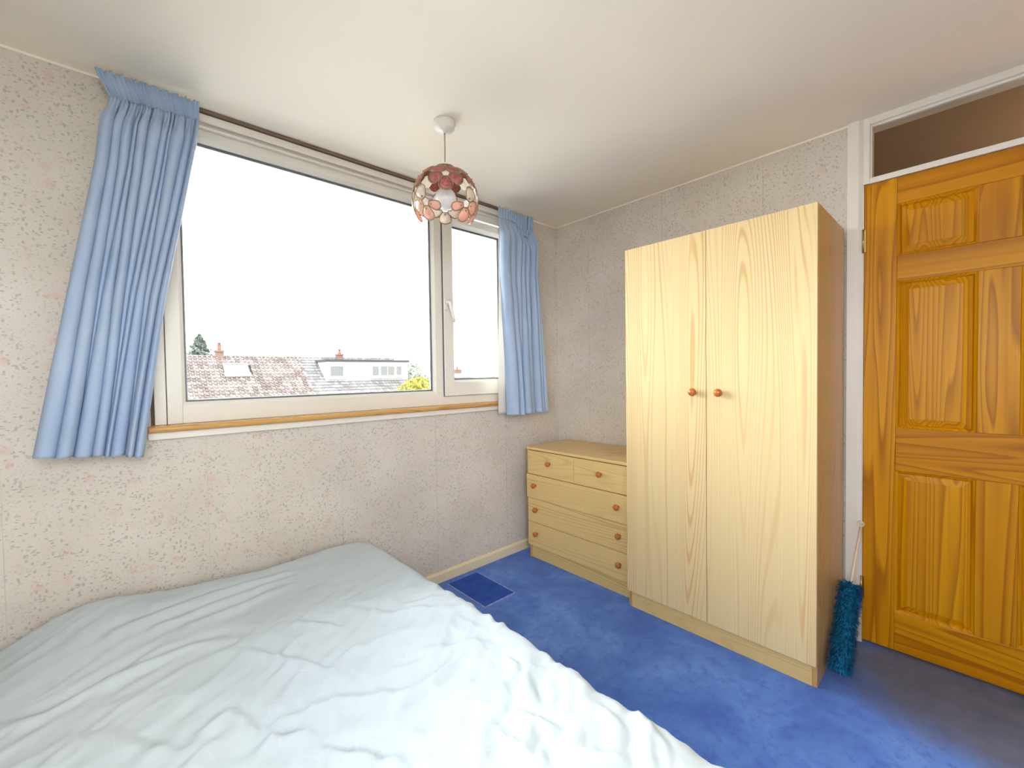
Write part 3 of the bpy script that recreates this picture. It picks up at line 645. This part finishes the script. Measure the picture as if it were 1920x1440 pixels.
def curtain(name, label, xl, xr, ztop, zhead, zbot, y0, n, seed, merge, amp, npl, top_fn=None, lining=None, overl=.3):
    root = empty(name, (float((xl(2.2) + xr(2.2)) / 2), y0, float(zbot(0.5))), label=label, cat='curtain', group='light blue curtains at the window')
    NU, NV = 420, 130
    u = np.linspace(0, 1, NU); v = np.linspace(0, 1, NV)
    hb = zhead(u)[:, None]; zb = zbot(u)[:, None]
    Z = hb * (1 - v)[None, :] + zb * v[None, :]
    Hh, Ph = folds(u, n, seed, v, merge)
    swell = smooth(v / .10)[None, :] * (1 + .35 * smooth((.22 - v) / .22)[None, :] * smooth(v / .06)[None, :]) ; gather = .012
    A = gather + (amp * (1 + .5 * v[None, :]) - gather) * swell
    X0 = xl(Z) * (1 - u[:, None]) + xr(Z) * u[:, None]
    X = X0 + overl * Ph * swell
    Y = y0 - A * Hh + .004 * (vnoise(u[:, None] * 30 + v[None, :] * 3, v[None, :] * 9 + 3, seed + 1) - .5) - .012 * smooth((v - .02) / .08)[None, :] * smooth((.3 - v) / .2)[None, :]
    # fine gathers just under the tape that die out downwards
    Y = Y - .006 * np.sin(u[:, None] * PI * npl * 1.0) ** 2 * smooth((.16 - v) / .16)[None, :]
    grid('drop', X, Y, Z, M['curtain'], root, .0012)
    # pencil pleat heading
    v2 = np.linspace(0, 1, 22); tp = top_fn(u) if top_fn is not None else np.full(NU, ztop)
    jit = .003 * np.sin(u * 61) + .002 * np.sin(u * 143); Zh = (tp + jit)[:, None] * (1 - v2)[None, :] + hb * v2[None, :]
    ph = u[:, None] * npl + .25 * np.sin(u[:, None] * 17); fr_ = np.abs(np.sin(PI * ph)) ** .6
    Xh = xl(Zh) * (1 - u[:, None]) + xr(Zh) * u[:, None] + .002 * np.sin(2 * PI * ph)
    Yh = y0 - .004 - .011 * fr_ * (.75 + .25 * np.cos(v2 * PI * 2))[None, :] + .004 * (1 - v2)[None, :]
    grid('heading', Xh, Yh, Zh, M['curtain'], root, .0012)
    if lining:
        lx, rx = lining; vv = np.linspace(0, 1, 60); uu = np.linspace(0, 1, 60)
        Zl = (hb.mean() - .01) * (1 - vv)[None, :] + (zb.mean() + .012) * vv[None, :] + 0 * uu[:, None]
        Xl = lx(Zl) * (1 - uu[:, None]) + rx(Zl) * uu[:, None]
        Yl = y0 + .006 + .004 * np.sin(uu[:, None] * 21 + vv[None, :] * 3) + .003 * (vnoise(uu[:, None] * 14 + 3, vv[None, :] * 22 + 3, 77) - .5) * smooth((vv - .5) * 2)[None, :]
        grid('lining', Xl, Yl, Zl, M['lining'], root, .001)
    if top_fn is not None:      # the far end of the heading still hangs on its hooks behind the sagging part
        ue = np.linspace(0, 1, 90); ve = np.linspace(0, 1, 12); Ze = 2.264 - .10 * ve[None, :] + .002 * np.sin(ue * 60)[:, None]
        Xe = -.505 + .15 * ue[:, None] + 0 * Ze; Ye = y0 + .010 - .009 * np.abs(np.sin(PI * ue * 8))[:, None] + 0 * Ze
        grid('heading_end', Xe, Ye, Ze, M['curtain'], root, .0012)
    return root
I = lambda zs, xs: (lambda z: np.interp(z, zs, xs))
curtain('curtain', 'wide light blue curtain at the left of the window, flaring at its hem',
        I([.93, 1.345, 1.65, 1.955, 2.10, 2.19, 2.275], [-2.632, -2.562, -2.510, -2.458, -2.440, -2.418, -2.452]),
        I([.93, 1.51, 1.8, 2.126, 2.2, 2.28], [-2.366, -2.288, -2.235, -2.178, -2.167, -2.162]),
        2.276, lambda u: 2.192 + .012 * u + .003 * np.sin(u * 40), lambda u: .978 - .028 * u + .002 * np.sin(u * 25), -.100, 11, 21, (2, 5, 8), .062, 24,
        lining=(I([.9, 2.3], [-2.58, -2.395]), I([.9, 2.3], [-2.388, -2.190])))
def droop(u): return 2.262 - .004 * u - .085 * smooth((u - .35) / .40) + .088 * smooth((u - .80) / .05)
def headlow(u): return 2.195 - .075 * smooth((u - .35) / .42) + .070 * smooth((u - .82) / .06)
curtain('curtain', 'narrow light blue curtain at the right of the window, its heading sagging off the hooks',
        I([.93, 1.3, 1.6, 1.95, 2.2, 2.3], [-.606, -.615, -.632, -.648, -.652, -.652]),
        I([.93, 1.58, 1.9, 2.1, 2.3], [-.252, -.305, -.335, -.350, -.345]),
        2.262, headlow, lambda u: .957 + 0 * u + .002 * np.sin(u * 20), -.100, 9, 5, (5,), .054, 15, droop,
        lining=(I([.9, 1.3, 1.7, 2.3], [-.668, -.662, -.650, -.640]), I([.9, 2.3], [-.30, -.37])))

# ================================================================== pendant lamp
LX, LY, LZ, R = -1.367, -.580, 1.980, .143
lamp = empty('pendant_lamp', (LX, LY, 2.3), label='round pendant lamp of red, pink and pearl shell flowers hanging from the ceiling', cat='ceiling lamp')
mk('ceiling_rose', MB().lathe([(.047, 2.2998), (.047, 2.288), (.043, 2.286), (.043, 2.272), (.036, 2.264), (.012, 2.260), (.006, 2.252), (0, 2.252)], Matrix.Translation((LX, LY, 0)), 32), M['white'], lamp)
mk('cord', MB().tube([(LX, LY, 2.256), (LX + .001, LY, 2.2), (LX - .001, LY, 2.12), (LX, LY, 2.09)], .0032, 8), M['cord'], lamp)
mk('lamp_holder', MB().lathe([(.010, 2.125), (.018, 2.118), (.020, 2.085), (.024, 2.080), (.024, 2.070), (.017, 2.068), (.017, 2.03)], Matrix.Translation((LX, LY, 0)), 20), M['white'], lamp)
prof = [(.013, 2.045), (.015, 2.028), (.022, 2.018)] + [(.046 * math.sin(a), 1.974 - .046 * math.cos(a)) for a in np.linspace(PI * .84, 0, 16)]
mk('bulb', MB().lathe([(max(r_, 0), z) for r_, z in prof], Matrix.Translation((LX, LY, 0)), 28), M['bulb'], lamp, label='frosted white globe bulb')
AZ = math.atan2(-2.127 - LY, -2.415 - LX) + .02
TILT = .27; AV = Vector((math.cos(AZ), math.sin(AZ), 0))
RT = Matrix.Rotation(TILT, 3, Vector((0, 0, 1)).cross(AV))
CEN = Vector((LX, LY, LZ)) - AV * (R * math.sin(TILT))
TOPZ = LZ + R * math.cos(TILT)
shade = mk('lamp_shade', MB().lathe([(.030, .1395), (.034, .1415), (.030, .1435), (.026, .1415), (.030, .1395)], Matrix.Translation(CEN) @ RT.to_4x4(), 24), M['lead'], lamp)
def sph(c, e1, e2, rho, al, rad=R):
    c = RT @ c; e1 = RT @ e1; e2 = RT @ e2; d = e1 * math.cos(al) + e2 * math.sin(al); return CEN + (c * math.cos(rho) + d * math.sin(rho)) * rad
def flower(th, az, kind):
    c = Vector((math.sin(th) * math.cos(az), math.sin(th) * math.sin(az), math.cos(th)))
    e1 = Vector((math.cos(th) * math.cos(az), math.cos(th) * math.sin(az), -math.sin(th)))   # "down" along the meridian
    e2 = c.cross(e1)
    edge = MB(); RI, RO = .115, .535; sk_ = 1.0 if kind == 'upper' else 1.0
    for k in range(5):
        if kind == 'lowerL' and k == 2 or kind == 'lowerR' and k == 3: continue
        al = k * 2 * PI / 5
        half = [(.115, .0), (.115, .083), (.20, .145), (.30, .198), (.40, .212), (.46, .185), (.51, .115), (RO, .0)]
        half = [(a_ * sk_, b_ * sk_) for a_, b_ in half]
        pts = [(r_, w_) for r_, w_ in half] + [(r_, -w_) for r_, w_ in half[-2:0:-1]]
        if (kind, k) in (('lowerL', 1), ('lowerR', 4)): pts = [(a_ * .9, b_ * .6) for a_, b_ in pts]
        P = []
        for a_, w_ in pts:
            rho = math.hypot(a_, w_) ; aa = al + math.atan2(w_, a_); P.append((rho, aa))
        outer = [sph(c, e1, e2, r_, a_) for r_, a_ in P]
        # domed petal: outline ring, a mid ring a bit proud, centre
        n = len(P); cr, ca = .34, al; vv = list(outer)
        for s_, lift in ((.6, 1.012), (.25, 1.018)):
            for r_, a_ in P:
                px, py = r_ * math.cos(a_ - al), r_ * math.sin(a_ - al); qx, qy = cr + (px - cr) * s_, py * s_
                vv.append(sph(c, e1, e2, math.hypot(qx, qy), al + math.atan2(qy, qx), R * lift))
        vv.append(sph(c, e1, e2, cr, al, R * 1.020)); ff = []
        for g_ in range(2):
            for i in range(n): j = (i + 1) % n; ff.append((g_ * n + i, g_ * n + j, (g_ + 1) * n + j, (g_ + 1) * n + i))
        for i in range(n): ff.append((2 * n + i, 2 * n + (i + 1) % n, 3 * n))
        if kind == 'upper': m_ = M['red']; lb = 'dark red shell petal'
        else:
            m_ = M['pearl'] if k in (2, 3) or kind == 'lowerB' else M['pink']; lb = 'pearl white shell petal' if k in (2, 3) or kind == 'lowerB' else 'pink shell petal'
        o = mk('petal', MB().add(vv, ff, True), m_, shade, label=lb)
        so = o.modifiers.new('thickness', 'SOLIDIFY'); so.thickness = .0012
        edge.tube(outer, .0021, 5, closed=True)
        if kind != 'upper' or True:   # solder dot near the petal's root
            dt = [sph(c, e1, e2, .185, al + q, R * 1.016) for q in (-.09, .09)]; edge.tube(dt, .0036, 6)
    mk('edging', edge, M['lead'], shade, label='antique gold edging round the petals')
    ce = [sph(c, e1, e2, .108, PI / 5 + k * 2 * PI / 5, R * 1.003) for k in range(5)] + [sph(c, e1, e2, 0, 0, R * 1.012)]
    mk('flower_centre', MB().add(ce, [(k, (k + 1) % 5, 5) for k in range(5)]), M['pearl'], shade)
for k in range(5):
    if k < 4: flower(.84, AZ + k * PI / 2, 'upper')
    flower(1.70, AZ + PI / 5 + k * 2 * PI / 5, {0: 'lowerR', 4: 'lowerL', 2: 'lowerB'}.get(k, 'lower'))
# pearl pieces filling the gaps between upper and lower flowers
for k in range(5):
    for sgn in (1,):
        th, az = 1.14, AZ + PI / 5 + k * 2 * PI / 5
        c = Vector((math.sin(th) * math.cos(az), math.sin(th) * math.sin(az), math.cos(th))); e1 = Vector((math.cos(th) * math.cos(az), math.cos(th) * math.sin(az), -math.sin(th))); e2 = c.cross(e1)
        out = [sph(c, e1, e2, .22, a_ * PI / 3 + PI / 6, R * .992) for a_ in range(6)]; mk('filler_piece', MB().add(out + [sph(c, e1, e2, 0, 0, R)], [(i, (i + 1) % 6, 6) for i in range(6)], True), M['pearl'], shade)
cap = [(R * math.sin(a_), R * .985 * math.cos(a_)) for a_ in np.linspace(.22, .55, 6)]
cp_ = MB(); cp_.lathe(cap, Matrix.Translation(CEN) @ RT.to_4x4(), 30); cp_.f = [f for f in cp_.f if len(f) == 4]; cp_.sm = cp_.sm[:len(cp_.f)]
mk('top_cap', cp_, M['pearl'], shade)
for k in range(3):
    arm = MB()
    a_ = AZ + .5 + k * 2 * PI / 3; arm.tube([(LX + .012 * math.cos(a_), LY + .012 * math.sin(a_), TOPZ), CEN + RT @ Vector((.031 * math.cos(a_), .031 * math.sin(a_), .1415))], .0015, 6); mk('spider_arm', arm, M['lead'], shade)


# ================================================================== feather duster
du = empty('duster', (-.385, -1.772, 0), label='fluffy teal duster with a cream handle leaning between the wardrobe and the pine door', cat='duster')
A = Vector((-.378, -1.774, .045)); B = Vector((-.190, -1.778, .318)); T = Vector((-.032, -1.789, .525))
ax = (B - A).normalized()
hp = [B - ax * .25, B, B + (T - B) * .5, T]
mk('handle', MB().tube(hp, [.005, .005, .005, .006], 10), M['stick'], du)
ring = [T + Vector((0, 0, .014)) + Vector((0, -math.sin(q), math.cos(q))) * .010 + Vector((-.006, 0, 0)) for q in np.linspace(0, 2 * PI, 14, endpoint=False)]
mk('hanging_loop', MB().tube(ring, .004, 8, closed=True), M['stick'], du)
e1 = ax.cross(Vector((0, 1, 0))).normalized(); e2 = ax.cross(e1); L = (B - A).length
mk('fleece_core', MB().tube([A - ax * .012, A + ax * .01, A + ax * L * .5, B - ax * .012, B], [.015, .030, .033, .032, .015], 16), M['fluffcore'], du)
fl = MB(); rr = random.Random(3)
for i in range(5200):
    s_ = rr.random(); q = rr.random() * 2 * PI; d = (e1 * math.cos(q) + e2 * math.sin(q)); p0 = A + ax * (s_ * L) + d * .028
    clump = math.sin(q * 5 + 3 * math.sin(s_ * 21)) * .004 + math.sin(s_ * 60 + q * 2) * .004
    ln = .017 + clump * .8 + rr.random() * .007; end = 0
    if s_ < .06: end = -.6
    if s_ > .94: end = .6
    dr = (d + ax * (end - .25 + rr.uniform(-.5, .5)) + (e1 * rr.uniform(-.5, .5) + e2 * rr.uniform(-.5, .5))).normalized()
    p1 = p0 + dr * ln * .6; p2 = p1 + (dr + Vector((0, 0, -.7)) + d * .1).normalized() * ln * .5
    sd = dr.cross(ax).normalized() * .0016
    if abs(p2.y) < 1.7285: p2.y = -1.7285
    if abs(p1.y) < 1.7285: p1.y = -1.7285
    if abs(p0.y) < 1.7285: p0.y = -1.7285
    fl.add([p0 - sd, p0 + sd, p1 + sd, p1 - sd, p2], [(0, 1, 2, 3), (3, 2, 4)])
mk('fleece', fl, M['fluff'], du, kind='stuff', fix=False)

# ================================================================== outside
mk('ground', MB().box(-60, 90, -60, 120, -3.3, -3.2), M['ground'], kind='structure')
RY, RZ, PT = 37.0, 2.84, math.radians(38); cp0, sp0 = math.cos(PT), math.sin(PT)
def tiles(x0, x1, wt_, gauge, slope_len, roll, holes=(), seed=1):
    r = random.Random(seed); mb = MB(); rows_ = int(slope_len / gauge); n = int((x1 - x0) / wt_)
    for j in range(rows_):
        for i in range(n):
            xa = x0 + i * wt_; sA = j * gauge; skip = False
            for hx0, hx1, s0, s1 in holes:
                if hx0 - wt_ * .5 < xa < hx1 - wt_ * .5 and s0 - gauge * .5 < sA < s1 - gauge * .5: skip = True
            if skip: continue
            lift = .022 + r.random() * .016; pr = [(0, .0), (.16, roll), (.34, roll * .9), (.5, 0), (1.0, 0.0)]
            vv = []
            for s_, hh in ((sA, .0), (sA + gauge * 1.04, lift + .018)):
                for q, b in pr:
                    h = b + hh; vv.append((xa + q * wt_ * 1.0, RY - s_ * cp0 - h * sp0, RZ - s_ * sp0 + h * cp0))
            for q, b in pr: h = b - .01; s_ = sA + gauge * 1.04; vv.append((xa + q * wt_, RY - s_ * cp0 - h * sp0, RZ - s_ * sp0 + h * cp0))
            mb.add(vv, [(k, k + 1, k + 6, k + 5) for k in range(4)] + [(k + 5, k + 6, k + 11, k + 10) for k in range(4)])
    return mb
def onroof(x, s_, h=0): return (x, RY - s_ * cp0 - h * sp0, RZ - s_ * sp0 + h * cp0)
def chimney(root, x, zt, zpot, wdt):
    c = mk('chimney', MB().box(x - wdt / 2, x + wdt / 2, RY - .25, RY + .3, 2.2, zt).box(x - wdt / 2 - .06, x + wdt / 2 + .06, RY - .31, RY + .36, zt - .16, zt - .06), M['brick'], root)
    mk('chimney_pot', MB().lathe([(.15, zt - .02), (.13, zt + .1), (.115, zpot - .06), (.14, zpot - .05), (.14, zpot), (.10, zpot), (.10, zpot - .2)], Matrix.Translation((x + .02, RY, 0)), 14), M['pot'], c)
SL = 6.5
def house(x0, x1, label, tile, roll, holes, seed):
    h = empty('terraced_house', ((x0 + x1) / 2, RY, -3.2), label=label, cat='house')
    mk('roof_tiles', tiles(x0, x1, .30, .38, SL, roll, holes, seed), tile, h, kind='stuff', fix=False)
    dk = MB().add([onroof(x0, .02, -.05), onroof(x1, .02, -.05), onroof(x1, SL, -.05), onroof(x0, SL, -.05), (x1, RY + SL * cp0, RZ - SL * sp0), (x0, RY + SL * cp0, RZ - SL * sp0), (x0, RY, RZ - .07), (x1, RY, RZ - .07)], [(0, 1, 2, 3), (6, 7, 4, 5)])
    mk('roof_deck', dk, M['felt'], h, fix=False)
    rg = MB()
    k = x0
    while k < x1 - .1:
        rg.tube([(k, RY, RZ - .01), (min(k + .44, x1), RY, RZ - .01)], [.125, .115], 10); k += .45
    mk('ridge_tiles', rg, tile, h, kind='stuff')
    ye = RY - SL * cp0 + .3; ze = RZ - SL * sp0
    mk('wall', MB().prism([(ye, -3.2), (ye, ze + .1), (RY, RZ - .35), (2 * RY - ye, ze + .1), (2 * RY - ye, -3.2)], 'x', x0 + .02, x1 - .02), M['render'], h)
    mk('gutter', MB().tube([(x0, ye - .36, ze - .02), (x1, ye - .36, ze - .02)], .06, 8), M['felt'], h)
    return h
hA = house(-13.9, 8.9, 'brown tiled house roof across the way with a white skylight', M['tileA'], .11, [(3.2, 4.85, .95, 2.35)], 5)
chimney(hA, 3.16, 3.34, 3.92, .55)
hB = house(8.9, 17.6, 'grey tiled house roof with a white box dormer across the way', M['tileB'], .045, [], 9)
chimney(hB, 12.25, 3.26, 3.66, .55)
# skylight
s0, s1 = 1.0, 2.25
def rp(mb, x0, x1, a, b, h0, h1):
    P = [onroof(x0, a, h0), onroof(x1, a, h0), onroof(x1, b, h0), onroof(x0, b, h0), onroof(x0, a, h1), onroof(x1, a, h1), onroof(x1, b, h1), onroof(x0, b, h1)]
    return mb.add(P, [(0, 3, 2, 1), (4, 5, 6, 7), (0, 1, 5, 4), (1, 2, 6, 5), (2, 3, 7, 6), (3, 0, 4, 7)])
fm = MB(); X0, X1 = 3.22, 4.82
rp(fm, X0, X0 + .08, s0, s1, 0, .14); rp(fm, X1 - .08, X1, s0, s1, 0, .14); rp(fm, X0, X1, s0, s0 + .09, 0, .14); rp(fm, X0, X1, s1 - .09, s1, 0, .14)
sf = mk('skylight', fm, simple('skylight_metal', (.10, .10, .10, 1), .5, .4, 3), hA)
gm = simple('skylight_reflecting_sky', (.12, .13, .14, 1), .06, .9, 3, .02)
mk('skylight_glass', rp(MB(), X0 + .08, X1 - .08, s0 + .09, s1 - .09, .06, .09), gm, sf)
mk('flashing', rp(MB(), X0 - .05, X1 + .05, s1, s1 + .4, 0, .15), simple('pale_lead_flashing', (.11, .11, .11, 1), .6, .3, 3), hA)
# dormer
dx0, dx1, dyf, dz0, dz1 = 10.13, 17.58, 34.3, .80, 2.42
dw = MB().prism([(dyf, dz0), (dyf, dz1), (RY - .2, dz1), (RY - .2, dz1 - .1)], 'x', dx0, dx1)
dm = mk('dormer', dw, M['render'], hB)
mk('dormer_roof', MB().box(dx0 - .12, dx1 + .12, dyf - .25, RY + .1, dz1, dz1 + .20), M['felt'], dm)
def fwin(x0, x1, z0, z1, par):
    f = MB(); t = .05; y = dyf
    f.box(x0, x1, y - .04, y - .001, z0, z0 + t).box(x0, x1, y - .04, y - .001, z1 - t, z1).box(x0, x0 + t, y - .04, y - .001, z0 + t, z1 - t).box(x1 - t, x1, y - .04, y - .001, z0 + t, z1 - t)
    if x1 - x0 > 1.2: xm = (x0 + x1) / 2; f.box(xm - .03, xm + .03, y - .04, y - .001, z0 + t, z1 - t)
    o = mk('window', f, M['farframe'], par)
    mk('window_sill', MB().box(x0 - .15, x1 + .15, y - .12, y - .0005, z0 - .30, z0 - .23), M['steel'], par)
    return o
for (a, b) in ((10.42, 11.56), (14.07, 14.74), (14.86, 16.27), (16.40, 16.98)):
    fwin(a, b, 1.18, 2.08, dm)
    nt = MB(); k = a + .05
    while k < b - .06: nt.box(k, min(k + .07, b - .05), dyf - .012 - (int(k * 14) % 2) * .008, dyf - .0012, 1.23, 2.03); k += .072
    mk('pane', nt, M['farwin'], dm, label='pale net curtained pane')
mk('aerial_pole', MB().tube([(17.70, 34.3, .3), (17.70, 34.3, 3.05)], .035, 8), M['steel'], hB)
# far building seen through the casement
fb = empty('bungalow', (38, 47, -3.2), label='distant low house with a pale flat roof edge seen through the narrow casement', cat='house')
mk('wall', MB().box(27, 52, 45, 53, -3.2, .72), M['render'], fb)
mk('roof', MB().prism([(44.6, .70), (44.6, .82), (49, 1.42), (53.4, .82), (53.4, .70)], 'x', 26.6, 52.4), M['tileB'], fb)
mk('fascia', MB().box(26.6, 52.4, 44.5, 44.6, .55, .84), simple('white_fascia', (.055, .055, .055, 1), .7, .2, 3), fb)
c = mk('chimney', MB().box(33.2, 34.2, 48.6, 49.4, .9, 1.95), M['brick'], fb); mk('chimney_pot', MB().lathe([(.18, 1.93), (.14, 2.1), (.14, 2.45)], Matrix.Translation((33.7, 49, 0)), 12), M['pot'], c)

def tree(name, label, x, y, z0, z1, rad, mat, shape, nleaf, size, seed, cat='tree'):
    r = random.Random(seed); t = empty(name, (x, y, -3.2), label=label, cat=cat); mb = MB()
    for i in range(nleaf):
        h = r.random() ** (.8 if shape == 'cone' else 1); q = r.random() * 2 * PI
        if shape == 'cone': rmax = rad * (1 - h) ** .75 * (.75 + .35 * math.sin(h * 34 + q * 3)); zz = z0 + (z1 - z0) * h
        else:
            zz = z0 + (z1 - z0) * h; rmax = rad * math.sqrt(max(.03, 1 - (2 * h - 1) ** 2)) * (.8 + .3 * math.sin(q * 3 + h * 9 + seed))
        rd = rmax * math.sqrt(r.random() * .7 + .3); c = Vector((x + rd * math.cos(q), y + rd * math.sin(q), zz))
        a = Vector((r.uniform(-1, 1), r.uniform(-1, 1), r.uniform(-1, 1))).normalized() * size; b = a.cross(Vector((r.uniform(-1, 1), r.uniform(-1, 1), r.uniform(-1, 1)))).normalized() * size * .5
        mb.add([c - a, c + b, c + a, c - b], [(0, 1, 2, 3)])
    mk('foliage', mb, mat, t, kind='stuff', fix=False)
    br = MB().tube([(x, y, -3.2), (x, y, z0 + (z1 - z0) * .8)], [.16, .04], 8)
    for k in range(7):
        q = k * 2.4; zz = z0 + (z1 - z0) * (.1 + .09 * k); br.tube([(x, y, zz), (x + math.cos(q) * rad * .6, y + math.sin(q) * rad * .6, zz + .3)], [.05, .015], 5)
    mk('trunk', br, M['bark'], t)
tree('conifer', 'dark green conifer showing above the brown roof beside the chimney', 3.2, 48, 1.6, 5.35, 1.75, M['conifer'], 'cone', 2600, .17, 4)
tree('conifer', 'small grey green tree tip at the far left edge of the pane', 1.35, 44.6, .8, 3.7, .9, M['conifer'], 'cone', 1500, .16, 8)
tree('leafy_tree', 'thin pale green tree right of the white dormer', 22.9, 42.5, -1.2, 2.6, 1.6, M['pale'], 'ball', 800, .20, 5)
tree('yellow_shrub', 'bright yellow leaved tree in the lower right corner of the big pane', 14.7, 27.2, -2.0, .98, 1.75, M['yellow'], 'ball', 5000, .12, 6, 'shrub')
